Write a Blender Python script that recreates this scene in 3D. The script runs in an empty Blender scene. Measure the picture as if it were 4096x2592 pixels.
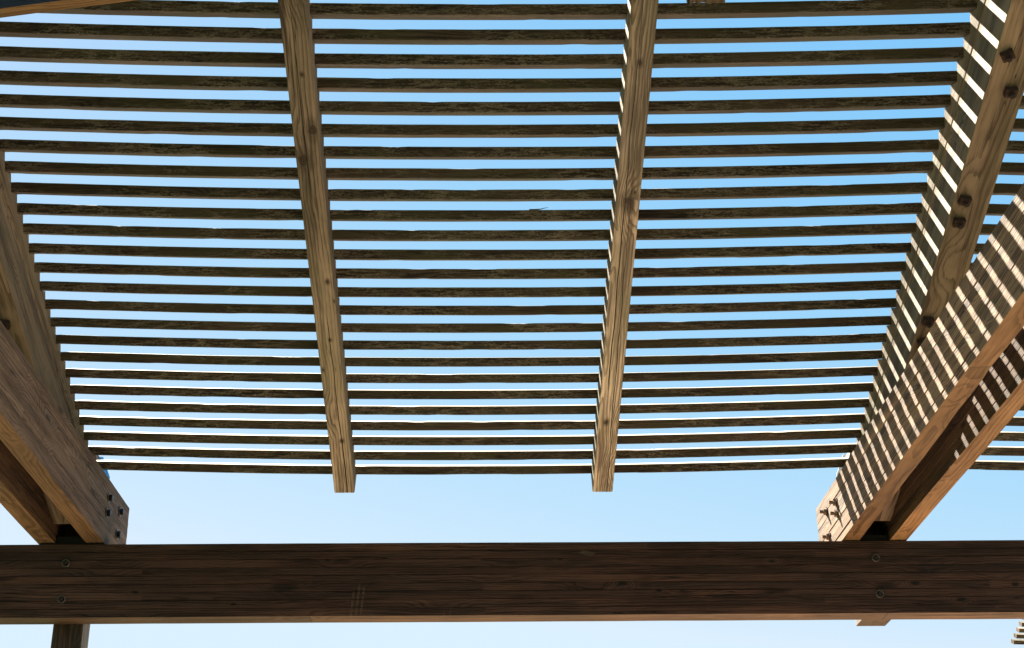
import bpy, bmesh, math, random
from mathutils import Vector, Matrix, Quaternion, noise as mnoise

# ------------------------------------------------------------------ camera
sc = bpy.context.scene
COL = sc.collection
H0 = 1.6                                   # eye height above the ground
F_PX, PITCH, YAW, ROLL = 6081.31, 0.43311, 0.0197, -0.01038
cp, sp, cy, sy, cr, sr = (math.cos(PITCH), math.sin(PITCH), math.cos(YAW), math.sin(YAW), math.cos(ROLL), math.sin(ROLL))
fw = Vector((sy * cp, cy * cp, sp)); rt = Vector((cy, -sy, 0)); up = rt.cross(fw)
rt2 = cr * rt + sr * up; up2 = -sr * rt + cr * up
cam_d = bpy.data.cameras.new('camera'); cam = bpy.data.objects.new('camera', cam_d); COL.objects.link(cam)
cam_d.sensor_width = 36; cam_d.lens = F_PX / 4096 * 36; cam_d.clip_start = .05; cam_d.clip_end = 5000
m = Matrix.Identity(4)
for i in range(3):
    m[i][0], m[i][1], m[i][2] = rt2[i], up2[i], -fw[i]
m[2][3] = H0
cam.matrix_world = m
sc.camera = cam

# ------------------------------------------------------------------ light
SUN = Vector((1.0, -1.825, -2.295)).normalized()       # the way the light travels
ELEV = math.asin(-SUN.z); AZ = math.atan2(-SUN.x, -SUN.y)   # azimuth measured from +Y towards +X
w = bpy.data.worlds.new('World'); sc.world = w; w.use_nodes = True
nt = w.node_tree; bg = nt.nodes['Background']
sky = nt.nodes.new('ShaderNodeTexSky'); sky.sky_type = 'NISHITA'; sky.sun_disc = False
sky.sun_elevation = ELEV; sky.sun_rotation = AZ
sky.altitude = 0; sky.air_density = 1.0; sky.dust_density = 0.10; sky.ozone_density = 4.0
# clear maritime sky: the tint of the air, channel by channel (raw sky value, value wanted there, contrast)
spr = nt.nodes.new('ShaderNodeSeparateColor'); cmb = nt.nodes.new('ShaderNodeCombineColor'); nt.links.new(sky.outputs[0], spr.inputs[0])
SKY = .05
for ch, (raw, want, pw) in enumerate(((4.0, .177, 1.62), (4.0, .1065, .62), (5.0, .129, .10))):
    d1 = nt.nodes.new('ShaderNodeMath'); d1.operation = 'DIVIDE'; nt.links.new(spr.outputs[ch], d1.inputs[0]); d1.inputs[1].default_value = raw
    p1 = nt.nodes.new('ShaderNodeMath'); p1.operation = 'POWER'; nt.links.new(d1.outputs[0], p1.inputs[0]); p1.inputs[1].default_value = pw
    m1 = nt.nodes.new('ShaderNodeMath'); m1.operation = 'MULTIPLY'; nt.links.new(p1.outputs[0], m1.inputs[0]); m1.inputs[1].default_value = want / SKY
    c1 = nt.nodes.new('ShaderNodeMath'); c1.operation = 'MINIMUM'; nt.links.new(m1.outputs[0], c1.inputs[0]); c1.inputs[1].default_value = (.096, .118, .14)[ch] / SKY
    nt.links.new(c1.outputs[0], cmb.inputs[ch])
nt.links.new(cmb.outputs[0], bg.inputs[0]); bg.inputs[1].default_value = SKY
ld = bpy.data.lights.new('sun', 'SUN'); ld.energy = 5.0; ld.angle = math.radians(.53); ld.color = (1, .91, .76)
lo = bpy.data.objects.new('sun', ld); COL.objects.link(lo)
lo.rotation_euler = SUN.to_track_quat('-Z', 'Y').to_euler(); lo.location = (-10, 18, 25)
sc.view_settings.view_transform = 'Standard'; sc.view_settings.look = 'None'
sc.view_settings.exposure = 2.9; sc.view_settings.gamma = 1
sc.cycles.max_bounces = 8; sc.cycles.diffuse_bounces = 5

# ------------------------------------------------------------------ frame of the pergola, from the photograph's perspective
SA, SB, SD, SR, SH = 0.41425, 1.1516, 0.07637, 0.07253, 0.0401       # louvre tilt, riser tilt, tread, riser, slat thickness
Y13, Z13, XR, XL, KS, XC = 5.52486, 2.75905 + H0, 1.71913, -1.81932, 0.01035, -0.0267
T = Vector((0, math.cos(SA), math.sin(SA))); R = Vector((0, math.cos(SB), -math.sin(SB)))
V = SD * T + SR * R; PIT = V.length; D = V / PIT; N = Vector((0, -D.z, D.y))
P13 = Vector((0, Y13, Z13))
WG = 0.14; TT = 0.08145                                              # gap between twin beams, thickness of each
YC, ZC, HC, TC, DP = 6.72648, 2.01074 + H0, .33613, .12345, .12476
ZTR, ZTL, HT, YER, YEL = 2.01499 + H0, 2.02104 + H0, .29759, 7.19803, 7.15576
HE, GE, HM = .27924, .06002, .0923
R1 = (-.69445, -.60238); R2 = (.49713, .58952); SM = 1.28584
BAY = 3.56
NUP = -14
def sag(x):
    xm = (XL + XR) / 2
    k = round((x - xm) / BAY) if abs(x - xm) > BAY / 2 else 0
    return KS * (x - k * BAY - XC) ** 2

# ------------------------------------------------------------------ materials
class G:
    def __init__(s, name):
        s.m = bpy.data.materials.new(name); s.m.use_nodes = True; s.t = s.m.node_tree
        s.p = s.t.nodes['Principled BSDF']; s.p.inputs['Roughness'].default_value = .8
        s.p.inputs['Specular IOR Level'].default_value = .25
    def n(s, t, **k):
        q = s.t.nodes.new(t)
        for a, v in k.items(): setattr(q, a, v)
        return q
    def _in(s, sock, v):
        if isinstance(v, bpy.types.NodeSocket): s.t.links.new(v, sock)
        elif v is not None: sock.default_value = v
    def ma(s, op, a, b=None, c=None, clamp=False):
        q = s.n('ShaderNodeMath', operation=op, use_clamp=clamp); s._in(q.inputs[0], a); s._in(q.inputs[1], b)
        if c is not None: s._in(q.inputs[2], c)
        return q.outputs[0]
    def vm(s, op, a, b=None):
        q = s.n('ShaderNodeVectorMath', operation=op); s._in(q.inputs[0], a)
        if b is not None: s._in(q.inputs[1], b)
        return q.outputs[0]
    def mix(s, f, a, b, blend='MIX'):
        q = s.n('ShaderNodeMix', data_type='RGBA', blend_type=blend); s._in(q.inputs[0], f)
        for i, v in ((6, a), (7, b)): s._in(q.inputs[i], v if isinstance(v, bpy.types.NodeSocket) else (*v, 1) if len(v) == 3 else v)
        return q.outputs[2]
    def mr(s, v, a, b, c=0., d=1.):
        q = s.n('ShaderNodeMapRange', interpolation_type='SMOOTHSTEP'); s._in(q.inputs[0], v)
        for i, x in enumerate((a, b, c, d)): s._in(q.inputs[i + 1], x)
        return q.outputs[0]
    def noise(s, vec, scale=1., det=3., rough=.55, dist=0.):
        q = s.n('ShaderNodeTexNoise'); s._in(q.inputs['Vector'], vec); q.inputs['Scale'].default_value = scale
        q.inputs['Detail'].default_value = det; q.inputs['Roughness'].default_value = rough; q.inputs['Distortion'].default_value = dist
        return q.outputs[0]
    def vor(s, vec, scale=1., feat='F1'):
        q = s.n('ShaderNodeTexVoronoi', feature=feat); s._in(q.inputs['Vector'], vec); q.inputs['Scale'].default_value = scale
        return q.outputs['Distance']
    def xyz(s, v):
        q = s.n('ShaderNodeSeparateXYZ'); s._in(q.inputs[0], v); return q.outputs
    def com(s, x, y, z):
        q = s.n('ShaderNodeCombineXYZ')
        for i, v in enumerate((x, y, z)): s._in(q.inputs[i], v)
        return q.outputs[0]
    def bump(s, h, dist, strength=1.):
        q = s.n('ShaderNodeBump'); s._in(q.inputs['Height'], h); q.inputs['Distance'].default_value = dist; q.inputs['Strength'].default_value = strength
        s.t.links.new(q.outputs[0], s.p.inputs['Normal'])
    def out(s, col, rough=None):
        s._in(s.p.inputs['Base Color'], col if isinstance(col, bpy.types.NodeSocket) else (*col, 1))
        if rough is not None: s._in(s.p.inputs['Roughness'], rough)
        return s.m

ALB = .72
def wood(name, dark, light, crevice, ring=.007, moss=None, moss_amt=0., grey=None, grey_amt=0., lam=0., knots=.16, cracks=.5, bump=.0015, crackle=None, streak=1., joints=0., wide_tone=False, extra=None):
    """Timber: growth rings cut by the sawn faces, bent round knots, with drying cracks, dirt, moss and lichen. Grain runs along local x."""
    dark, light, crevice = ([v * ALB for v in t] for t in (dark, light, crevice))
    moss, grey, crackle = ([v * ALB for v in t] if t else None for t in (moss, grey, crackle))
    g = G(name)
    tc = g.n('ShaderNodeTexCoord').outputs['Object']; rnd = g.n('ShaderNodeObjectInfo').outputs['Random']
    x, y, z = g.xyz(tc)
    if lam:
        li = g.ma('FLOOR', g.ma('DIVIDE', g.ma('ADD', z, .0002), lam))
        wn = g.n('ShaderNodeTexWhiteNoise', noise_dimensions='2D'); g.t.links.new(g.com(li, g.ma('FLOOR', g.ma('DIVIDE', g.ma('ADD', x, g.ma('MULTIPLY', li, .77)), 2.3)), 0), wn.inputs['Vector'])
        lr = wn.outputs['Value']
    else:
        lr = rnd
    off = g.ma('ADD', g.ma('MULTIPLY', rnd, 37.), g.ma('MULTIPLY', lr, 19.))
    q = g.com(g.ma('ADD', x, off), g.ma('ADD', y, g.ma('MULTIPLY', off, .37)), g.ma('ADD', z, g.ma('MULTIPLY', off, .21)))
    # knots
    kd = g.ma('ADD', g.vor(g.vm('MULTIPLY', q, (2.4, 7., 7.)), 1.), g.ma('MULTIPLY', g.ma('SUBTRACT', g.noise(g.vm('MULTIPLY', q, (14., 40., 40.)), 1., 3.), .5), .10))
    kbend = g.mr(kd, 0., .5, .045, 0.)
    # rings
    yc = g.ma('SUBTRACT', g.ma('MULTIPLY', lr, .16), .08)
    zc = g.ma('ADD', g.ma('MULTIPLY', rnd, .05), .05)
    wob = g.noise(g.vm('MULTIPLY', q, (1.1, 6., 6.)), 1., 3.)
    fine = g.noise(g.vm('MULTIPLY', q, (4., 60., 60.)), 1., 3.)
    zz = g.ma('FRACT', g.ma('DIVIDE', g.ma('ADD', z, .0002), lam)) if lam else z
    zz = g.ma('MULTIPLY', zz, lam) if lam else zz
    r = g.ma('SQRT', g.ma('ADD', g.ma('POWER', g.ma('ABSOLUTE', g.ma('SUBTRACT', y, yc)), 2.), g.ma('POWER', g.ma('ABSOLUTE', g.ma('ADD', zz, zc)), 2.)))
    r = g.ma('ADD', g.ma('ADD', r, g.ma('MULTIPLY', wob, .06)), g.ma('ADD', kbend, g.ma('MULTIPLY', fine, .006)))
    rg = g.ma('FRACT', g.ma('DIVIDE', r, ring))
    late = g.mr(rg, .35, .97)                                   # slow dark latewood, sharp edge
    broad = g.noise(g.vm('MULTIPLY', q, (1.2, 22., 22.)), 1., 5., .6)
    fib = g.noise(g.vm('MULTIPLY', q, (9., 260., 260.)), 1., 4., .6)
    big = g.noise(q, 1.7, 4., .6)
    f = g.ma('ADD', g.ma('MULTIPLY', late, .42), g.ma('ADD', g.ma('MULTIPLY', g.mr(broad, .36, .64), .5 * streak), g.ma('MULTIPLY', g.mr(fib, .3, .7), .3)))
    f = g.mr(g.ma('SUBTRACT', 1., g.ma('MULTIPLY', f, .88), clamp=True), .12, .86)
    c = g.mix(f, dark, light)
    tone = g.mr(big, .3, .7, .72 if not wide_tone else .62, 1.2 if not wide_tone else 1.3)
    if joints:
        sg = g.ma('ADD', g.ma('DIVIDE', x, joints), g.ma('MULTIPLY', rnd, 3.))
        wj = g.n('ShaderNodeTexWhiteNoise', noise_dimensions='1D'); g.t.links.new(g.ma('FLOOR', sg), wj.inputs['W'])
        tone = g.ma('MULTIPLY', tone, g.ma('ADD', .8, g.ma('MULTIPLY', wj.outputs['Value'], .42)))
        tone = g.ma('MULTIPLY', tone, g.mr(g.ma('ABSOLUTE', g.ma('SUBTRACT', g.ma('FRACT', sg), .5)), .4988, .4994, 1., .25))
    if lam: tone = g.ma('MULTIPLY', tone, g.ma('ADD', .72, g.ma('MULTIPLY', lr, .52)))
    else: tone = g.ma('MULTIPLY', tone, g.ma('ADD', .82, g.ma('MULTIPLY', rnd, .36)))
    c = g.mix(1., c, g.com(tone, tone, tone), 'MULTIPLY')
    if grey:
        gm = g.ma('MULTIPLY', g.mr(g.noise(g.vm('MULTIPLY', q, (1.6, 9., 9.)), 1., 5., .65), .38, .62), grey_amt)
        c = g.mix(gm, c, g.mix(f, [v * .55 for v in grey], grey))
    if moss:
        mm = g.ma('MULTIPLY', g.mr(g.noise(g.vm('MULTIPLY', q, (2.2, 10., 10.)), 1., 5., .7), .42, .62), moss_amt)
        c = g.mix(mm, c, g.mix(fib, [v * .6 for v in moss], [v * 1.3 for v in moss]))
    h = g.ma('ADD', g.ma('MULTIPLY', late, .45), g.ma('MULTIPLY', fib, .6))
    # knots
    kw = g.ma('MULTIPLY', g.mr(kd, knots * .45, knots, 1., 0.), .8)
    kr = g.mr(g.ma('FRACT', g.ma('MULTIPLY', kd, 26.)), .3, .9)
    c = g.mix(kw, c, g.mix(kr, [v * .45 for v in dark], [v * .95 for v in dark]))
    # drying cracks: long thin lines along the grain
    if cracks:
        cn = g.noise(g.vm('MULTIPLY', q, (.8, 24., 24.)), 1., 3., .55, .3)
        cl = g.mr(g.ma('ABSOLUTE', g.ma('SUBTRACT', cn, .5)), .0, .013, 1., 0.)
        ck = g.ma('MULTIPLY', cl, g.mr(g.noise(g.vm('MULTIPLY', q, (.9, 5., 5.)), 1., 2.), .5, .6))
        ck = g.ma('MULTIPLY', ck, cracks)
        c = g.mix(ck, c, crevice)
        h = g.ma('SUBTRACT', h, g.ma('MULTIPLY', ck, 1.6))
    if crackle:                                                  # bark-like lichen net
        wq = g.n('ShaderNodeTexNoise'); g._in(wq.inputs['Vector'], g.vm('MULTIPLY', q, (14., 60., 60.))); wq.inputs['Detail'].default_value = 3
        qq = g.vm('ADD', g.vm('MULTIPLY', q, (9., 78., 78.)), g.vm('MULTIPLY', wq.outputs['Color'], (1.2, 1.3, 1.3)))
        e = g.vor(qq, 1., 'DISTANCE_TO_EDGE')
        msk = g.mr(g.noise(g.vm('MULTIPLY', q, (2.6, 9., 9.)), 1., 4., .65), .40, .58)
        ln = g.ma('MULTIPLY', g.mr(e, .03, .15, 1., 0.), msk)
        cc = g.mix(g.noise(q, 9., 3.), crackle, [v * .35 for v in crackle])
        c = g.mix(g.ma('MULTIPLY', ln, .9), c, cc)
        c = g.mix(g.ma('MULTIPLY', g.mr(e, .16, .4), g.ma('MULTIPLY', msk, .55)), c, crevice)
        h = g.ma('ADD', g.ma('MULTIPLY', h, .4), g.ma('MULTIPLY', ln, 1.8))
    if extra: c, h = extra(g, c, h, (x, y, z), q)
    g.bump(h, bump)
    return g.out(c, g.mr(fib, .2, .8, .7, .92))

M = {}
def beam_marks(g, c, h, xyz, q):
    """pale upright streaks low on the face and one torn pale patch"""
    x, y, z = xyz
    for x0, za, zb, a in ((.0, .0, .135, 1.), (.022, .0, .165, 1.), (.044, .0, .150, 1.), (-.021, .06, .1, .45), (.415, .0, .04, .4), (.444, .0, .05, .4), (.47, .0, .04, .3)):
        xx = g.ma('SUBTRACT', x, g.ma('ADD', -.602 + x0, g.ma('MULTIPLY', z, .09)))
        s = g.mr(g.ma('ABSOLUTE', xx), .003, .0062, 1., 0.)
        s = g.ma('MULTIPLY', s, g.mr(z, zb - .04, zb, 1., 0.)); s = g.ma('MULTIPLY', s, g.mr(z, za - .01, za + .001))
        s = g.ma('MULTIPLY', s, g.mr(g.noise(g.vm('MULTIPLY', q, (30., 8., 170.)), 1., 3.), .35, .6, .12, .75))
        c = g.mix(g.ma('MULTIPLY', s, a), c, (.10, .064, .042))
    for px, py, rad in ((933, 2416, .013), (1310, 2240, .010), (2487, 2336, .020), (2240, 2238, .010), (2632, 2362, .012), (3661, 2332, .017), (3848, 2398, .019), (4060, 2338, .014), (3090, 2245, .013), (540, 2370, .013)):
        r0 = rt2 * ((px - 2048) / F_PX) - up2 * ((py - 1296) / F_PX) + fw; k0 = YC / r0.y
        u0, v0 = r0.x * k0, H0 + r0.z * k0 - (ZC - HC)
        ex = g.ma('DIVIDE', g.ma('SUBTRACT', x, u0), 2.2); ez = g.ma('SUBTRACT', z, v0)
        rr = g.ma('SQRT', g.ma('ADD', g.ma('MULTIPLY', ex, ex), g.ma('MULTIPLY', ez, ez)))
        rr = g.ma('ADD', rr, g.ma('MULTIPLY', g.ma('SUBTRACT', g.noise(g.vm('MULTIPLY', q, (25., 60., 60.)), 1., 3.), .5), rad * 1.1))
        rings = g.mr(g.ma('FRACT', g.ma('DIVIDE', rr, rad * .42)), .2, .95)
        c = g.mix(g.ma('MULTIPLY', g.mr(rr, rad * .9, rad * 2.4, 1., 0.), .6), c, g.mix(rings, (.085, .04, .025), (.012, .006, .004)))
        c = g.mix(g.mr(rr, rad * .35, rad * .7, 1., 0.), c, (.007, .004, .003))
    dx = g.ma('MULTIPLY', g.ma('ADD', g.ma('SUBTRACT', x, .468), g.ma('MULTIPLY', g.ma('SUBTRACT', z, .282), 1.3)), 22.)
    dz = g.ma('MULTIPLY', g.ma('SUBTRACT', z, .285), 62.)
    t = g.ma('ADD', g.ma('ABSOLUTE', dx), g.ma('ABSOLUTE', dz))
    t = g.mr(g.ma('ADD', t, g.ma('MULTIPLY', g.noise(q, 60., 2.), .5)), 1.0, 1.15, 1., 0.)
    c = g.mix(g.ma('MULTIPLY', t, .8), c, g.mix(g.noise(g.vm('MULTIPLY', q, (20., 150., 150.)), 1., 3.), (.03, .019, .012), (.11, .07, .046)))
    return c, h

M['beam'] = wood('dark_brown_beam', (.019, .0088, .0058), (.104, .046, .030), (.002, .0012, .0009), ring=.011, lam=HC / 9, grey=(.062, .036, .027), grey_amt=.45, cracks=1., knots=.2, bump=.0022, streak=1.05, wide_tone=True, extra=beam_marks)  # vertical faces, darker brown than the underside
M['beam_under'] = wood('cross_beam_underside', (.058, .029, .016), (.14, .075, .043), (.03, .016, .009), ring=.011, cracks=.4, knots=.08, bump=.0008, streak=.8, joints=2.6)
M['clean_dim'] = wood('shade_dimmed_wood', (.105, .051, .023), (.25, .135, .070), (.04, .018, .008), ring=.012, cracks=.3, knots=.12, bump=.001, streak=.8, joints=1.9)  # copy of the clean wood, darkened for weaker light under the left pair
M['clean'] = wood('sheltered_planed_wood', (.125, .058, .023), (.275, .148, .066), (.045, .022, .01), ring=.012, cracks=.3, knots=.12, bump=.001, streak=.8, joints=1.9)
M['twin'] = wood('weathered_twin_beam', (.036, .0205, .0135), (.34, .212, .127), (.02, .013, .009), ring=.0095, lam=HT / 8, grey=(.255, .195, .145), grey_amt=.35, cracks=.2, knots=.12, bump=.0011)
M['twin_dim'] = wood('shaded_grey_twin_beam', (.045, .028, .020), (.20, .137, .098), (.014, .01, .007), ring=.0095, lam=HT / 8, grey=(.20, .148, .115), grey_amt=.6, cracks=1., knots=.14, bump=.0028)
M['twin_in'] = wood('shade_darkened_twin_beam', (.010, .0052, .003), (.125, .069, .034), (.010, .005, .003), ring=.0085, lam=HT / 8, cracks=.4, knots=.1, bump=.0011)  # colour darkened to carry the deep shade inside the beam pairs
RA = dict(dark=(.13, .088, .06), light=(.60, .46, .325), crevice=(.012, .008, .006), ring=.013, moss=(.22, .195, .11), moss_amt=.4, grey=(.42, .345, .275), grey_amt=.4, cracks=.8, bump=.002, knots=.17, streak=1.2)
M['rafter'] = wood('rafter_wood', **RA)
M['rafter_side'] = wood('rafter_side_wood', (.047, .033, .022), (.305, .228, .145), (.014, .01, .006), ring=.006, moss=(.12, .11, .055), moss_amt=.5, grey=(.22, .20, .145), grey_amt=.4, cracks=.9, bump=.0026, knots=.08)
M['rafter_brown'] = wood('main_rafter_underside', (.09, .056, .036), (.285, .198, .135), (.012, .008, .005), ring=.014, moss=(.14, .12, .065), moss_amt=.3, cracks=.9, bump=.001, knots=.1)
M['slat'] = wood('mossy_slat_face', (.020, .0125, .0085), (.110, .073, .049), (.004, .003, .002), ring=.008, moss=(.075, .066, .030), moss_amt=.7, cracks=.6, bump=.003, crackle=(.42, .34, .24), knots=.07)
M['slat_under'] = wood('slat_underside', (.05, .036, .021), (.135, .102, .064), (.02, .013, .008), ring=.007, moss=(.074, .068, .03), moss_amt=.8, cracks=.5, bump=.0012, knots=.06)
M['slat_top'] = wood('bleached_slat_top', (.22, .18, .13), (.5, .44, .35), (.06, .05, .035), ring=.006, cracks=.9, bump=.002, knots=.06)
M['post'] = wood('post_wood', (.024, .012, .008), (.088, .05, .031), (.005, .0035, .0025), ring=.009, grey=(.09, .07, .055), grey_amt=.3, cracks=1., bump=.0016)
M['post_grey'] = wood('silvered_post_side', (.07, .06, .05), (.22, .195, .165), (.016, .013, .011), ring=.006, cracks=1., bump=.0016)
M['endgrain'] = wood('sawn_end', (.05, .029, .016), (.13, .076, .042), (.02, .014, .008), ring=.006, cracks=.5, bump=.002)
M['timber'] = wood('dark_brown_timber', (.03, .02, .013), (.16, .105, .065), (.008, .005, .003), ring=.01, cracks=1., bump=.002)
M['brace'] = wood('brace_face', (.02, .018, .018), (.06, .055, .055), (.005, .005, .005), ring=.006, cracks=.6, bump=.0012)
g = G('pocket_shade_black'); M['pocket_shade'] = g.out((.006, .006, .006), .9)  # plain black standing for the shaded pocket above the cross beam

def metal(name, c1, c2, met, rough, sc_=60., bump=.0004):
    g = G(name); tc = g.n('ShaderNodeTexCoord').outputs['Object']
    a = g.noise(tc, sc_, 5., .65); b = g.noise(tc, sc_ * 3.3, 3.)
    g.p.inputs['Metallic'].default_value = met; g.bump(b, bump)
    return g.out(g.mix(g.mr(a, .3, .7), c1, c2), g.mr(b, .2, .8, rough - .12, rough + .12))
M['rust'] = metal('rusty_plate', (.018, .011, .009), (.06, .032, .020), .2, .8)
M['rust_dark'] = metal('rusty_bolt_dark', (.014, .009, .008), (.04, .022, .016), .3, .7)
M['nut'] = metal('tarnished_nut', (.12, .08, .055), (.28, .19, .13), .45, .55)
M['black'] = metal('black_bolt_head', (.010, .010, .013), (.035, .03, .03), .5, .4)
M['lag'] = metal('dull_steel_washer', (.05, .043, .037), (.14, .122, .105), .5, .45)
M['blue'] = metal('sky_tinted_plate', (.035, .26, .62), (.05, .32, .7), .0, .4, 20.)  # steel plate with the sky's blue reflection put into its colour
M['zinc'] = metal('galvanised_plate', (.42, .42, .45), (.6, .6, .62), .35, .5, 40.)

g = G('bounce_patch_pale')
tc = g.n('ShaderNodeTexCoord').outputs['Object']
br = g.n('ShaderNodeTexBrick'); g.t.links.new(tc, br.inputs['Vector']); br.inputs['Scale'].default_value = 1.6
br.inputs['Color1'].default_value = (.40, .305, .235, 1); br.inputs['Color2'].default_value = (.34, .258, .20, 1); br.inputs['Mortar'].default_value = (.12, .10, .08, 1); br.inputs['Mortar Size'].default_value = .008
c = g.mix(g.mr(g.noise(tc, .7, 6., .65), .3, .7, 0., .5), br.outputs['Color'], (.27, .21, .155))
g.bump(g.noise(tc, 90., 4.), .002); M['ground'] = g.out(c, .85)  # pale surface of the added, unseen bounce patch

PVX, PVY = 3.7, 6.7
g = G('dark_ground'); tc = g.n('ShaderNodeTexCoord').outputs['Object']  # unseen ground, made dark to cut the bounce on vertical faces
M['dark_ground'] = g.out(g.mix(g.mr(g.noise(tc, 2.5, 6., .7), .3, .7), (.035, .05, .018), (.06, .075, .03)), .9)

# ------------------------------------------------------------------ builders
def tag(o, label=None, cat=None, group=None, kind=None):
    if label and not kind: kind = 'thing'
    for k, v in (('label', label), ('category', cat), ('group', group), ('kind', kind)):
        if v: o[k] = v
    return o
def link(name, bm, mats, mtx=None, parent=None, smooth=False):
    me = bpy.data.meshes.new(name)
    bmesh.ops.recalc_face_normals(bm, faces=bm.faces); bm.to_mesh(me); bm.free()
    for x in mats: me.materials.append(M[x] if isinstance(x, str) else x)
    if smooth:
        for f in me.polygons: f.use_smooth = True
    o = bpy.data.objects.new(name, me); COL.objects.link(o)
    if mtx is not None: o.matrix_world = mtx
    if parent is not None:
        o.parent = parent; o.matrix_parent_inverse = parent.matrix_world.inverted()
    return o
def frame(origin, ax, az):
    """matrix whose local x is ax and local z is (about) az"""
    ax = ax.normalized(); ay = az.cross(ax).normalized(); az = ax.cross(ay)
    mm = Matrix.Identity(4)
    for i in range(3): mm[i][0], mm[i][1], mm[i][2], mm[i][3] = ax[i], ay[i], az[i], origin[i]
    return mm
def wob(s, seed, f=1.): return mnoise.noise(Vector((s * f, seed * 7.31, seed * 1.7)))

def prism(xs, sec, mat, seed, jit=.0015, freq=5., endjit=None, dz=None, capmat=None, chips=0.):
    """sweeps section [(y,z)] along x; each long edge wanders a little on its own; mat(edge_mid_y, edge_mid_z, normal)->slot"""
    bm = bmesh.new(); rows = []; n = len(sec); L = xs[-1] - xs[0]
    cyy = sum(p[0] for p in sec) / n; czz = sum(p[1] for p in sec) / n
    for k, x in enumerate(xs):
        row = []
        for i, (y, z) in enumerate(sec):
            a = seed + (i // 2) * 3.7 if len(sec) >= 8 else seed + i * 3.7
            jy = jit * (wob(x, a, freq) + .5 * wob(x, a + 50, freq * 4.3)); jz = jit * (wob(x, a + 11, freq) + .5 * wob(x, a + 61, freq * 4.3))
            ch = 0.
            if chips:
                v = wob(x, a + 90, freq * 2.1)
                if v > .4: ch = chips * min(1, (v - .4) * 12)
            yy = y + jy + (ch * (1 if cyy > y else -1) * .5); z2 = z + jz + ch * (1 if czz > z else -1)
            ex = 0.
            if endjit and k in (0, len(xs) - 1): ex = endjit[i] * (1 if k else -1)
            row.append(bm.verts.new((x + ex, yy, z2 + (dz(x) if dz else 0))))
        rows.append(row)
    mats = []
    for i in range(n):
        (y0, z0), (y1, z1) = sec[i], sec[(i + 1) % n]
        mats.append(mat((y0 + y1) / 2, (z0 + z1) / 2, (z1 - z0, -(y1 - y0))))
    for a, b in zip(rows, rows[1:]):
        for i in range(n):
            f = bm.faces.new((a[i], a[(i + 1) % n], b[(i + 1) % n], b[i])); f.material_index = mats[i]
    for row in (rows[0], rows[-1]):
        f = bm.faces.new(row); f.material_index = mats[0] if capmat is None else capmat
    return bm
def spaced(a, b, step):
    n = max(2, int(abs(b - a) / step)); return [a + (b - a) * i / n for i in range(n + 1)]

def lam_section(y0, y1, z0, z1, n, seed, notch=.0022, gap=.0011):
    """outline of a glued stack of n boards, with an open joint between boards; counter-clockwise"""
    rr = random.Random(seed); right, left, lam = [], [], (z1 - z0) / n
    for i in range(n):
        a, b = z0 + i * lam, z0 + (i + 1) * lam
        o1, o2 = rr.uniform(-.0016, .0016), rr.uniform(-.0016, .0016)
        o1, o2 = (min(o1, .0), min(o2, .0)) if i in (0, n - 1) else (o1, o2)
        lo_ = a + (gap if i else 0); hi = b - (gap if i < n - 1 else 0)
        right += [(y1 + o1, lo_), (y1 + o1, hi)]; left += [(y0 - o2, lo_), (y0 - o2, hi)]
        if i < n - 1: right.append((y1 - notch, b)); left.append((y0 + notch, b))
    return right + left[::-1]

# hardware -----------------------------------------------------------
def add_cyl(bm, p, ax, r, h, seg, r2=None, mi=0, rot=0.):
    q = Vector((0, 0, 1)).rotation_difference(ax.normalized()).to_matrix().to_4x4()
    mm = Matrix.Translation(p + ax.normalized() * h / 2) @ q @ Matrix.Rotation(rot, 4, 'Z')
    res = bmesh.ops.create_cone(bm, cap_ends=True, segments=seg, radius1=r, radius2=r if r2 is None else r2, depth=h, matrix=mm)
    for v in res['verts']:
        for f in v.link_faces: f.material_index = mi
def bolt(parent, p, ax, kind, rot=.3, s=1.):
    ax = ax.normalized()
    org = Matrix.Translation(p)
    z0 = Vector((0, 0, 0))
    if kind == 'nut':
        bm = bmesh.new(); add_cyl(bm, z0, ax, .0085 * s, .036 * s, 14); b = link('bolt', bm, ['nut'], org, parent)
        bm = bmesh.new(); add_cyl(bm, z0, ax, .0225 * s, .0035, 24); link('washer', bm, ['rust'], org, b)
        bm = bmesh.new(); add_cyl(bm, ax * .0035, ax, .0165 * s, .014 * s, 6, rot=rot); link('nut', bm, ['nut'], org, b)
    elif kind == 'head':
        bm = bmesh.new(); add_cyl(bm, ax * .003, ax, .0165 * s, .015 * s, 6, rot=rot); add_cyl(bm, ax * (.003 + .015 * s), ax, .0165 * s * .86, .002, 18, r2=.011 * s); b = link('bolt', bm, ['black'], org, parent)
        bm = bmesh.new(); add_cyl(bm, z0, ax, .0225 * s, .0035, 24); link('washer', bm, ['lag'], org, b)
    elif kind == 'lag':
        bm = bmesh.new(); add_cyl(bm, z0, ax, .0095, .010, 6, rot=rot); add_cyl(bm, ax * .010, ax, .008, .0014, 16, r2=.005); b = link('bolt', bm, ['rust_dark'], org, parent)
        bm = bmesh.new()
        prof = [(.0095, .0005), (.0125, .003), (.0145, .009), (.0178, .009), (.0185, .0)]
        qm = Vector((0, 0, 1)).rotation_difference(ax).to_matrix(); rings = []
        for k in range(28):
            a = 2 * math.pi * k / 28
            rings.append([bm.verts.new(qm @ Vector((r * math.cos(a), r * math.sin(a), h))) for r, h in prof])
        for k in range(28):
            A, B = rings[k], rings[(k + 1) % 28]
            for i in range(len(prof) - 1): bm.faces.new((A[i], B[i], B[i + 1], A[i + 1]))
        link('washer', bm, ['lag'], org, b, True)
    return b
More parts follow.
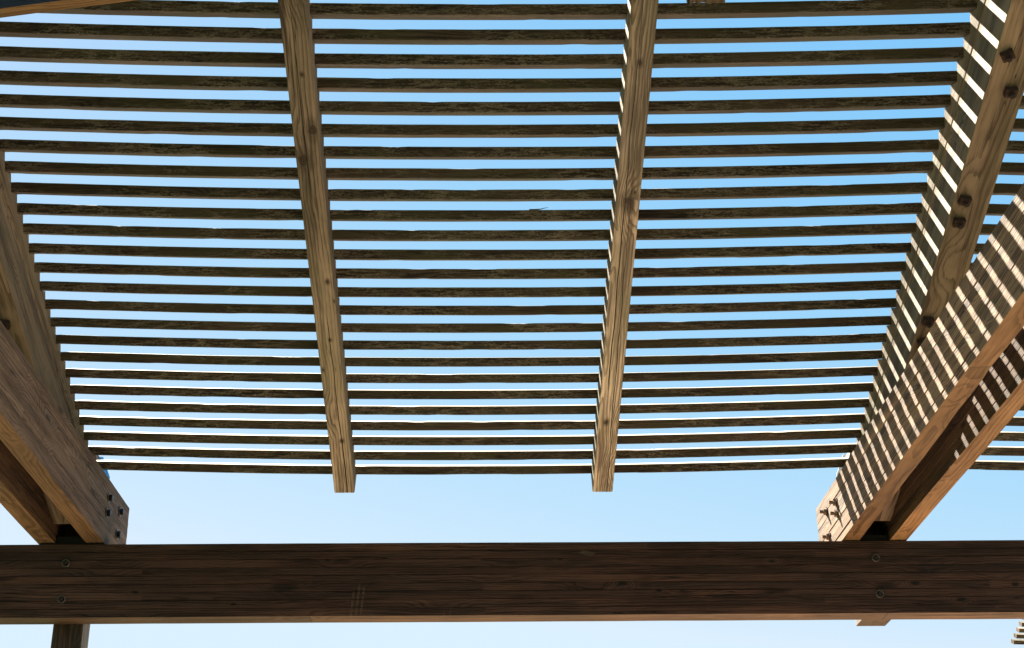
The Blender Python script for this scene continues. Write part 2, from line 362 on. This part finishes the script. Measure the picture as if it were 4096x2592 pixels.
def plate_bolt(parent, p, rot):
    """square plate washer with a bolt end, under a sloping rafter"""
    mm = frame(p, D, N) @ Matrix.Rotation(rot, 4, 'Z')
    bm = bmesh.new(); bmesh.ops.create_cube(bm, size=1, matrix=Matrix.Translation((0, 0, -.0125)) @ Matrix.Diagonal((.035, .043, .022, 1)))
    bmesh.ops.bevel(bm, geom=bm.edges[:], offset=.002, segments=2, affect='EDGES')
    pl = link('washer_plate', bm, ['rust'], mm, parent)
    bm = bmesh.new(); add_cyl(bm, Vector((0, 0, -.025)), Vector((0, 0, -1)), .0135, .005, 6, rot=rot); add_cyl(bm, Vector((0, 0, -.030)), Vector((0, 0, -1)), .0095, .010, 16, r2=.009)
    link('bolt', bm, ['rust_dark'], mm, pl)

# ------------------------------------------------------------------ ground
bm = bmesh.new(); bmesh.ops.create_grid(bm, x_segments=8, y_segments=8, size=1500)
tag(link('ground', bm, ['dark_ground']), kind='structure')  # unseen dark surround of the bounce patch
bm = bmesh.new(); bmesh.ops.create_grid(bm, x_segments=6, y_segments=6, size=1)
tag(link('bounce_patch', bm, ['ground'], Matrix.Translation((2.7, 8.7, .004)) @ Matrix.Diagonal((PVX, PVY, 1, 1))), kind='structure')  # unseen pale patch, added and placed to steer bounce light onto the timbers

# ------------------------------------------------------------------ front cross beam
sec = lam_section(0, TC, 0, HC, 9, 5, .005, .0016)
bm = prism(spaced(-4.6, 5.9, .11), sec, lambda y, z, nn: 1 if (z < .0005 and abs(nn[0]) < 1e-3) else 0, 3.3, .0014, 1.3)
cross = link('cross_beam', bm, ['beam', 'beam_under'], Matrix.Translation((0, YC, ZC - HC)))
tag(cross, 'long dark brown laminated cross beam spanning the whole foreground, held by round-washer bolts', 'beam')
for (bx, bz), rr in zip(((-1.8964, 1.922), (-1.8966, 1.7564), (1.7824, 1.9291), (1.7821, 1.7617)), (.2, .6, .9, .35)):
    bolt(cross, Vector((bx, YC - .0005, bz + H0)), Vector((0, -1, 0)), 'lag', rr)

# ------------------------------------------------------------------ twin beams
def twin(x0, x1, zb, ye, seed, side, label, inner):
    """side=+1: the face towards +X is the weathered one"""
    w_ = x1 - x0; mm = frame(Vector(((x0 + x1) / 2, 0, zb)), Vector((0, 1, 0)), Vector((0, 0, 1)))   # local y = -X
    sec = lam_section(-w_ / 2, w_ / 2, 0, HT, 8, seed, .0003, .0003)
    rr = random.Random(seed); per = [rr.uniform(-.007, .003) for _ in range(8)]
    ej = [per[min(7, int(max(0, z - .0003) / (HT / 8)))] for y, z in sec]
    bm = prism(spaced(-.6, ye, .09), sec, lambda y, z, nn: 1 if (z < .0005 and abs(nn[0]) < 1e-3) else 0, seed, .0016, 1.5, ej, chips=.0025)
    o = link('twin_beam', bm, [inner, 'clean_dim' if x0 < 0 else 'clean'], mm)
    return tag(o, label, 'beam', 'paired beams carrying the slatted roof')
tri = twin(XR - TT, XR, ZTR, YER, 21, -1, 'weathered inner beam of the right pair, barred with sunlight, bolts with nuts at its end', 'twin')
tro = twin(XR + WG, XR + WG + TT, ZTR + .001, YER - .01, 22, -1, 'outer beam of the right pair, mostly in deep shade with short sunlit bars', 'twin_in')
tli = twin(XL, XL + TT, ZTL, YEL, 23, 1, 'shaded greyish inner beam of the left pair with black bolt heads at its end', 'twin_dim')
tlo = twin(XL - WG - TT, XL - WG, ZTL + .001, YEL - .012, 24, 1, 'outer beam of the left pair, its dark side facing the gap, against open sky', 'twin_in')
for (yy, zz_), rr in zip(((6.758, 2.206), (6.969, 2.228), (6.756, 2.152), (6.961, 2.101)), (.1, .5, .3, .8)):
    bolt(tri, Vector((XR - TT - .0005, yy, zz_ + H0)), Vector((-1, 0, 0)), 'nut', rr)
for (yy, zz_), rr in zip(((6.732, 2.233), (6.725, 2.159), (6.961, 2.24), (6.949, 2.124)), (.1, .5, .3, .8)):
    bolt(tli, Vector((XL + TT + .0005, yy, zz_ + H0)), Vector((1, 0, 0)), 'head', rr)

for x0, x1, zt in ((XL - WG - TT + .012, XL + TT - .004, ZTL), (XR + .003, XR + WG - .003, ZTR)):  # black blocks put in where there is only shade between the paired beams
    bm = bmesh.new(); z0 = ZC + .0006
    def bx(xa, xb, za, zb, ya=YC + .004, yb=YC + TC - .002):
        bmesh.ops.create_cube(bm, size=1, matrix=Matrix.Translation(((xa + xb) / 2, (ya + yb) / 2, (za + zb) / 2)) @ Matrix.Diagonal((xb - xa, yb - ya, zb - za, 1)))
    xm0 = XL - WG + .003 if x0 < 0 else x0; xm1 = XL - .003 if x0 < 0 else x1
    if x0 < 0:
        P2 = [(x0, z0), (x1, z0), (x1, zt - .001), (xm1, zt - .001), (xm1, zt + .030), (xm0, zt + .030), (xm0, zt - .001), (x0, zt - .001)]
    else: P2 = [(x0, z0), (x1, z0), (x1, zt + .026), (x0, zt + .026)]
    A = [bm.verts.new((p[0], YC + .01, p[1])) for p in P2]; B = [bm.verts.new((p[0], YC + TC - .002, p[1])) for p in P2]
    bm.faces.new(A); bm.faces.new(B[::-1])
    for i in range(len(A)): bm.faces.new((A[i], A[(i + 1) % len(A)], B[(i + 1) % len(A)], B[i]))
    link('pocket_shade_block', bm, ['pocket_shade'], None, cross)

# ------------------------------------------------------------------ posts
def post(x0, x1, z0, z1, seed, label, plate, side):
    y0 = YC + TC + .001; mm = frame(Vector(((x0 + x1) / 2, y0 + DP / 2, z0)), Vector((0, 0, 1)), Vector((0, -1, 0)))   # local x up, local z towards camera, local y = az x ax
    hw = (x1 - x0) / 2 - .002; hd = DP / 2; b = .004
    sec = [(-hw + b, -hd), (hw - b, -hd), (hw, -hd + b), (hw, hd - b), (hw - b, hd), (-hw + b, hd), (-hw, hd - b), (-hw, -hd + b)]
    bm = prism(spaced(0, z1 - z0, .065), sec, lambda y, z, nn: 0 if z > hd * .9 else 1, seed, .0012, 3., capmat=2)
    L_ = z1 - z0
    for v in bm.verts:                                          # top trimmed off at a slant on the bay side
        if v.co.x > L_ - .2 and v.co.y * side < 0: v.co.y += side * .036 * max(0., (v.co.x - (L_ - .13)) / .13)
    o = link('post', bm, ['post', 'post_grey', 'endgrain'], mm)
    tag(o, label, 'post', 'posts clasped by the twin beams')
    # pointed sheet steel plate on the far side, poking out past the inner edge
    xe = x1 if side > 0 else x0; s = side; yb = YC + TC + DP + .004
    pts = [(xe - s * .06, z1 + .012), (xe - s * .03, z1 + .012), (xe + s * .013, z1 - .092), (xe + s * .011, z1 - .128), (xe - s * .02, z1 - .16), (xe - s * .06, z1 - .16)]
    bm = bmesh.new(); A = [bm.verts.new((p[0], yb, p[1])) for p in pts]; B = [bm.verts.new((p[0], yb + .005, p[1])) for p in pts]
    bm.faces.new(A); bm.faces.new(B[::-1])
    for i in range(len(A)): bm.faces.new((A[i], A[(i + 1) % len(A)], B[(i + 1) % len(A)], B[i]))
    pl = link('end_plate', bm, [plate], None, o)
    bm = bmesh.new(); add_cyl(bm, Vector((xe + s * .001, yb, z1 - .098)), Vector((0, -1, 0)), .0042, .003, 12); link('screw', bm, ['rust_dark'], None, pl)
    return o
ZPT = 2.512 + H0
post(XL - WG, XL, 0, ZPT, 31, 'timber post under the left end of the cross beam, plate at its top tinted blue by the sky', 'blue', 1)
post(XR, XR + WG, ZC - HC + .001, ZPT, 32, 'post stub under the right end of the cross beam, sawn off just below it', 'zinc', -1)

# ------------------------------------------------------------------ rafters
tu, tn, ru, rn = T.dot(D), T.dot(N), R.dot(D), R.dot(N)
def saw_top(i0):
    pts = []
    for i in range(i0, 26):
        u = (i - 13) * PIT; pts += [(u, 0.), (u + SD * tu, SD * tn)]
    return pts
def extrude_y(outline, y0, y1, slot, seed, jit=.001):
    """outline [(u,n)] in the local xz plane, extruded across local y"""
    bm = bmesh.new(); rr = random.Random(seed)
    jj = [(rr.uniform(-jit, jit), rr.uniform(-jit, jit)) for _ in outline]
    A = [bm.verts.new((u + a, y0, n + b)) for (u, n), (a, b) in zip(outline, jj)]
    B = [bm.verts.new((u + a, y1, n + b)) for (u, n), (a, b) in zip(outline, jj)]
    fa = bm.faces.new(A); fb = bm.faces.new(B[::-1]); fa.material_index = fb.material_index = slot('side', 0, 0)
    for i in range(len(A)):
        j = (i + 1) % len(A); f = bm.faces.new((A[i], B[i], B[j], A[j]))
        du, dn = outline[j][0] - outline[i][0], outline[j][1] - outline[i][1]
        f.material_index = slot('edge', du, dn)
    return bm
def bevel_mod(o, wd=.003):
    b = o.modifiers.new('bevel', 'BEVEL'); b.width = wd; b.segments = 2; b.limit_method = 'ANGLE'; b.angle_limit = math.radians(40)
def slots(kind, du, dn):
    if kind == 'side': return 0
    return 1 if abs(dn) < abs(du) * .15 and du > -99 and abs(du) > .5 else 0

def mid_rafter(xa, xb, seed, label):
    xm = (xa + xb) / 2; w_ = xb - xa
    top = saw_top(NUP - 2)
    u0 = top[0][0] - .05
    out = [(u0, 0.)] + top + [(SM, -HM), (u0, -HM)]
    # bottom edge cut into lengths so it can wander
    nb = 14; low = [(SM + (u0 - SM) * k / nb, -HM) for k in range(1, nb)]
    out = [(u0, 0.)] + top + [(SM, -HM)] + low + [(u0, -HM)]
    mm = frame(Vector((xm, Y13, Z13 + sag(xm))), D, N)
    bm = extrude_y(out, -w_ / 2, w_ / 2, lambda k, du, dn: 0 if k == 'side' else (1 if (du < -.05 and abs(dn) < .02) else 0), seed, .0012)
    o = link('rafter', bm, ['rafter_side', 'rafter'], mm); bevel_mod(o, .004)
    return tag(o, label, 'rafter', 'rafters under the roof slats')
def knot_at(px, py, xm):
    o = Vector((xm, Y13, Z13 + sag(xm))); r = rt2 * ((px - 2048) / F_PX) - up2 * ((py - 1296) / F_PX) + fw
    c0 = Vector((0, 0, H0)); k = (N.dot(o - c0) - HM) / N.dot(r); p = c0 + r * k - o
    return p.dot(D), p.dot(N.cross(D))
def crack_mat(base_args, name, line, darkening=.85, kn=(), xm=0.):
    def ex(g, c, h, xyz, q):
        x, y, z = xyz
        t = g.mr(g.ma('ADD', x, g.ma('MULTIPLY', g.ma('SUBTRACT', g.noise(g.vm('MULTIPLY', q, (1.6, 6., 6.)), 1., 4., .6), .5), 2.2)), -.9, 1.5, darkening, 1.75)  # tone rises from the near end to the far end, broken by noise
        c = g.mix(1., c, g.com(t, t, g.ma('MULTIPLY', t, 1.02)), 'MULTIPLY')
        for y0, slope, amp, x0, x1, wd in line:
            yy = g.ma('ADD', g.ma('ADD', y, -y0), g.ma('ADD', g.ma('MULTIPLY', x, -slope), g.ma('MULTIPLY', g.ma('SUBTRACT', g.noise(g.com(g.ma('MULTIPLY', x, 3.1), y0 * 91., 0), 1., 3.), .5), amp)))
            s = g.mr(g.ma('ABSOLUTE', yy), g.ma('MULTIPLY', g.mr(x, x0, x1, .35, 1.), wd * .45), g.ma('MULTIPLY', g.mr(x, x0, x1, .35, 1.), wd), 1., 0.)
            s = g.ma('MULTIPLY', s, g.mr(x, x0, x0 + .1))
            s = g.ma('MULTIPLY', s, g.mr(x, x1 - .05, x1 + .05, 1., 0.)) if x1 < 1.2 else s
            c = g.mix(s, c, (.006, .004, .003)); h = g.ma('SUBTRACT', h, g.ma('MULTIPLY', s, 6.))
        for px, py, rad, smear in kn:
            u0, v0 = knot_at(px, py, xm)
            dx = g.ma('DIVIDE', g.ma('SUBTRACT', x, u0), 1.7); dy = g.ma('SUBTRACT', y, v0)
            rr = g.ma('SQRT', g.ma('ADD', g.ma('MULTIPLY', dx, dx), g.ma('MULTIPLY', dy, dy)))
            rr = g.ma('ADD', rr, g.ma('MULTIPLY', g.ma('SUBTRACT', g.noise(g.vm('MULTIPLY', q, (30., 60., 60.)), 1., 3.), .5), rad * 1.4))
            s = g.mr(rr, rad * .55, rad, 1., 0.); halo = g.ma('MULTIPLY', g.mr(rr, rad, rad * smear, 1., 0.), .5)
            c = g.mix(halo, c, (.03, .019, .012)); c = g.mix(g.ma('MULTIPLY', s, .85), c, g.mix(g.mr(g.ma('FRACT', g.ma('DIVIDE', rr, rad * .35)), .3, .9), (.012, .007, .005), (.05, .03, .018)))
        return c, h
    base_args = dict(base_args); base_args['extra'] = ex
    return wood(name, **base_args)
RA1 = dict(RA, dark=(.072, .046, .03), light=(.345, .255, .178), grey=(.23, .185, .145), moss=(.165, .145, .075))
M['rafter_split'] = crack_mat(RA1, 'split_rafter_underside', [(-.004, -.008, .010, .1, 2., .0042), (.006, .0, .008, -1.9, -.55, .0018)], kn=((1252, 520, .017, 2.6), (1208, 300, .006, 2.), (1310, 1128, .008, 2.), (1338, 1205, .006, 1.8), (1320, 1360, .006, 1.8), (1292, 1480, .007, 2.), (1368, 1765, .008, 2.2), (1215, 640, .022, 2.4)), xm=sum(R1) / 2, darkening=.72)
M['rafter_checked'] = crack_mat(RA, 'checked_rafter_underside', [(.012, .004, .02, -1.6, .55, .0026), (-.012, .0, .02, -.9, .9, .0022), (-.02, .002, .018, .6, 2., .003)], kn=((2508, 800, .016, 2.6), (2540, 770, .008, 2.), (2425, 1688, .011, 2.), (2560, 250, .008, 2.6)), xm=sum(R2) / 2, darkening=.8)
r1 = mid_rafter(R1[0], R1[1], 41, 'brown middle rafter left of centre, its far end split open along a long crack')
r2 = mid_rafter(R2[0], R2[1], 42, 'tan middle rafter right of centre, with small sunlit notches along its left edge')
r1.data.materials[1] = M['rafter_split']; r2.data.materials[1] = M['rafter_checked']

def end_rafter(x0, side, seed, label, plates, w_=WG):
    """side=+1: the rafter's open-bay face is towards -X (right rafter)"""
    xm = x0 + side * w_ / 2; s0 = sag(x0); hw = w_ / 2 - .002
    mm = frame(Vector((xm, Y13, Z13 + s0)), D, N)
    top = saw_top(NUP - 2); u0 = top[0][0] - .05
    # far end: plumb cut just short of the post
    yend = YC + TC - .004; ub, nb_ = top[-1]
    yb = Y13 + ub * D.y + nb_ * N.y
    k = (yend - yb) / R.y if yend > yb else 0.
    e1 = (ub + ru * k, nb_ + rn * k)
    dn_u, dn_n = -D.z, -N.z                                     # straight down in (u,n)
    def at_n(nv): t = (e1[1] - nv) / N.z; return (e1[0] + dn_u * t, nv)
    g0, g1 = -GE + .004, -GE - .004
    nb = 12
    p0, p1 = at_n(g1), at_n(-HE)
    p1 = (p1[0] - .19, -HE)                                      # foot cut back so the post shows between the beams
    body = [(u0, g1), p0, (p0[0], g1 - .10), p1] + [(p1[0] + (u0 - p1[0]) * i / nb, -HE) for i in range(1, nb)] + [(u0, -HE)]
    sl = lambda k_, du, dn: 0 if k_ == 'side' else (1 if (du < -.05 and abs(dn) < .02) else 0)
    bm = extrude_y(body, -hw, hw, sl, seed, .001)
    o = link('end_rafter', bm, ['rafter_side', 'rafter_brown'], mm); bevel_mod(o, .004)
    tag(o, label, 'rafter', 'deep end rafters at the sides of the bay')
    q1 = at_n(g0)
    bm = extrude_y([(u0, 0.)] + top + [e1, q1, (u0, g0)], -hw, hw, sl, seed + 1, .001)
    bt = link('notched_batten', bm, ['rafter_side', 'rafter_brown'], mm, o); bevel_mod(bt, .002)
    a0, a1 = at_n(g0 + .001), at_n(g1 - .001)
    bm = extrude_y([(u0, g0 + .001), (a0[0] - .01, a0[1]), (a1[0] - .01, a1[1]), (u0, g1 - .001)], -hw + .016, hw - .016, sl, seed + 2, 0)
    link('packing_strip', bm, ['post'], mm, o)
    for (px_, u_, rot) in plates:
        pw = Vector((px_, Y13, Z13 + s0)) + D * u_ - N * (HE - .0005)
        plate_bolt(o, pw, rot)
    return o
def u_of(y): return (y - Y13 + HE * N.y) / D.y
end_rafter(XR, 1, 51, 'deep right end rafter striped with sunlight, rusty square plates on its underside',
           [(1.757, u_of(4.232), -.55), (1.805, u_of(4.375), 0.), (1.757, u_of(4.837), .15), (1.760, u_of(4.938), 0.), (1.752, u_of(5.430), .05), (1.757, u_of(5.545), -.4)])
end_rafter(XL, -1, 54, 'deep shaded left end rafter with orange-brown underside and one rusty plate',
           [(-1.882, u_of(5.44), .1), (-1.87, u_of(4.9), 0.)])

# ------------------------------------------------------------------ slats
def slat_mesh(x0, x1, seed, xm, chips):
    """local x along the slat, local y along the tread, local z against the riser"""
    e = .0009; b = .0022; d, h = SD + .009, SH
    sec = [(e + b, e), (d - b, e), (d, e + b), (d, h - b), (d - b, h), (e + b, h), (e, h - b), (e, e + b)]
    def mt(y, z, nn):
        if z < b * .8: return 1
        if z > h - b * .8: return 2
        return 0 if y < d / 2 else 2
    sagm = lambda x: (sag(x + xm) - sag(xm))
    return prism(spaced(x0 - xm, x1 - xm, .035), sec, mt, seed, .0008, 2.6, dz=lambda x: sagm(x) * math.cos(SA), chips=chips, capmat=3)
def slat(i, x0, x1, seed, label, group, chips=.002, base=P13, name='roof_slat', top='slat_top'):
    xm = (x0 + x1) / 2; q = base + (i - 13) * V
    o_ = Vector((xm, q.y, q.z + (sag(xm) if base is P13 else 0)))
    mm = frame(o_, Vector((1, 0, 0)), -R)
    bm = slat_mesh(x0, x1, seed, xm, chips)
    o = link(name, bm, ['slat', 'slat_under', top, 'endgrain'], mm)
    return tag(o, label, 'slat', group)
ORD = ['lowest', 'second', 'third', 'fourth', 'fifth', 'sixth', 'seventh', 'eighth', 'ninth', 'tenth', 'eleventh', 'twelfth', 'thirteenth', 'fourteenth', 'fifteenth', 'sixteenth', 'seventeenth', 'eighteenth', 'nineteenth', 'twentieth', 'twenty-first', 'twenty-second', 'twenty-third', 'twenty-fourth', 'twenty-fifth']
XJ = XR + WG / 2
spec = {25: 'lowest slat of the main bay, open sky under it and its top edge sunlit', 1: 'topmost slat of the main bay, partly behind the hanging timber end',
        10: 'mossy slat of the main bay with a pale splinter standing up from its edge'}
for i in range(1, 26):
    k = 25 - i
    if i in spec: lab = spec[i]
    elif i >= 18: lab = 'dark slat with a sunlit top edge, %s up from the main bay lower edge' % ORD[k]
    elif i >= 8: lab = 'mossy dark slat across the main bay, %s up from its lower edge' % ORD[k]
    else: lab = 'mossy slat showing its paler underside, %s down from the top of the main bay' % ['', 'topmost', 'second', 'third', 'fourth', 'fifth', 'sixth', 'seventh'][i]
    o = slat(i, XL - BAY + .1, XJ - .002, 100 + i * 13, lab, 'slats across the main bay of the roof', .0016)
    if i == 10:                                                 # the sliver lifted off its upper edge, in the middle bay
        xo = .175 - (XL - BAY + .1 + XJ - .002) / 2; zs = (sag(.175) - sag((XL - BAY + .1 + XJ - .002) / 2)) * math.cos(SA)
        bm = bmesh.new(); ring = []
        for k in range(9):
            t = k / 8; lift = .007 * t ** 1.6 + (.002 if k > 5 else 0); hw = .0026 * (1 - t) + .0007
            ring.append([bm.verts.new((xo + .075 * t, .003 + a_ * hw, zs + SH + .0004 + lift + b_ * hw)) for a_, b_ in ((-1, -1), (1, -1), (1, 1), (-1, 1))])
        for A, B in zip(ring, ring[1:]):
            for q_ in range(4): bm.faces.new((A[q_], A[(q_ + 1) % 4], B[(q_ + 1) % 4], B[q_]))
        bm.faces.new(ring[0]); bm.faces.new(ring[-1])
        link('splinter', bm, ['slat_under'], o.matrix_world.copy(), o)
for i in range(NUP, 1):
    slat(i, XL - BAY + .1, XJ - .002, 1500 + i * 17, 'roof slat of the main bay above the upper edge of the picture', 'slats of the main bay above the frame')
for i in range(1, 26):
    lab = 'dark slat beyond the sunlit right beam pair, %s up in the neighbouring bay' % ORD[25 - i]
    slat(i, XJ + .002, XJ + BAY - .15, 700 + i * 11, lab, 'slats of the neighbouring bay on the right', .002)

# ------------------------------------------------------------------ diagonal brace and hanging timber end at the top edge
kz = (2.345 / 2.2)
BZ = 2.345 + H0
pa = Vector((-1.15, 3.27, 0)); 
def un(px, py, Z=None, Y=None):
    r = rt2 * ((px - 2048) / F_PX) - up2 * ((py - 1296) / F_PX) + fw
    k = (Z - H0) / r.z if Z is not None else Y / r.y
    return Vector((r.x * k, r.y * k, H0 + r.z * k))
f0, f1 = un(0, 72, Z=BZ), un(548, 0, Z=BZ); n0 = un(0, 33.6, Z=BZ)
ax = (f1 - f0); ax.z = 0; ax.normalize(); ay = Vector((-ax.y, ax.x, 0))
wb = abs((n0 - f0).dot(ay)); st = f0 - ax * ((f0.x - (XL - .05)) / ax.x)
mm = frame(st, ax, Vector((0, 0, 1)))
Lb = (XR + .05 - st.x) / ax.x
bm = prism(spaced(0, Lb, .12), [(-wb, 0), (0, 0), (0, .15), (-wb, .15)], lambda y, z, nn: 1 if z < .001 else 0, 61, .001, 3.)
tag(link('diagonal_brace', bm, ['brace', 'clean'], mm), 'diagonal brace board cutting across the upper left corner, dark face above a brown underside', 'brace')
sa_, sb_ = un(2746, 14, Y=3.16), un(2900, 14, Y=3.16)
mm = frame((sa_ + sb_) / 2, -D, N)
ws = (sb_ - sa_).length / 2
rr = random.Random(8)
sec = [(-ws + 2 * ws * k / 10, 0) for k in range(11)] + [(ws, .1), (-ws, .1)]
ej = [rr.uniform(-.004, .002) for _ in sec]
bm = prism(spaced(0, 1.6, .1), sec, lambda y, z, nn: 0, 62, .0012, 4., ej)
tag(link('timber_end', bm, ['timber'], mm), 'rough sawn timber end hanging into view at the top, right of centre', 'timber')

# ------------------------------------------------------------------ farther pergola at the lower right
FB = un(4066.5, 2567, Y=15.0)
xf0 = FB.x; FP = FB - V * 0
for j, lab in enumerate(['bottom slat end of the distant roof in the lower right corner, cut by the frame', 'second slat end up on the distant roof in the lower right corner', 'third slat end up on the distant roof in the lower right corner', 'fourth slat end up on the distant roof in the lower right corner', 'fifth slat end up on the distant roof, just under the cross beam']):
    jj = 1 - j
    slat(13 + jj, xf0 + .0, xf0 + 3.6, 900 + j, lab, 'slats of the distant roof', .001, base=FP, top='rafter_side')
# rows hidden behind the cross beam or under the frame edge are not built
mmf = frame(Vector((xf0 + .13 + .05, FP.y, FP.z)), D, N)
out = [(-.45, 0.)]
for i in range(-3, 3): out += [(i * PIT, 0.), (i * PIT + SD * tu, SD * tn)]
out += [(.34, -.1), (-.45, -.1)]
bm = extrude_y(out, -.05, .05, lambda k, du, dn: 0, 77)
tag(link('far_rafter', bm, ['rafter_side'], mmf), 'sunlit rafter carrying the slat ends of the distant roof at lower right', 'rafter')
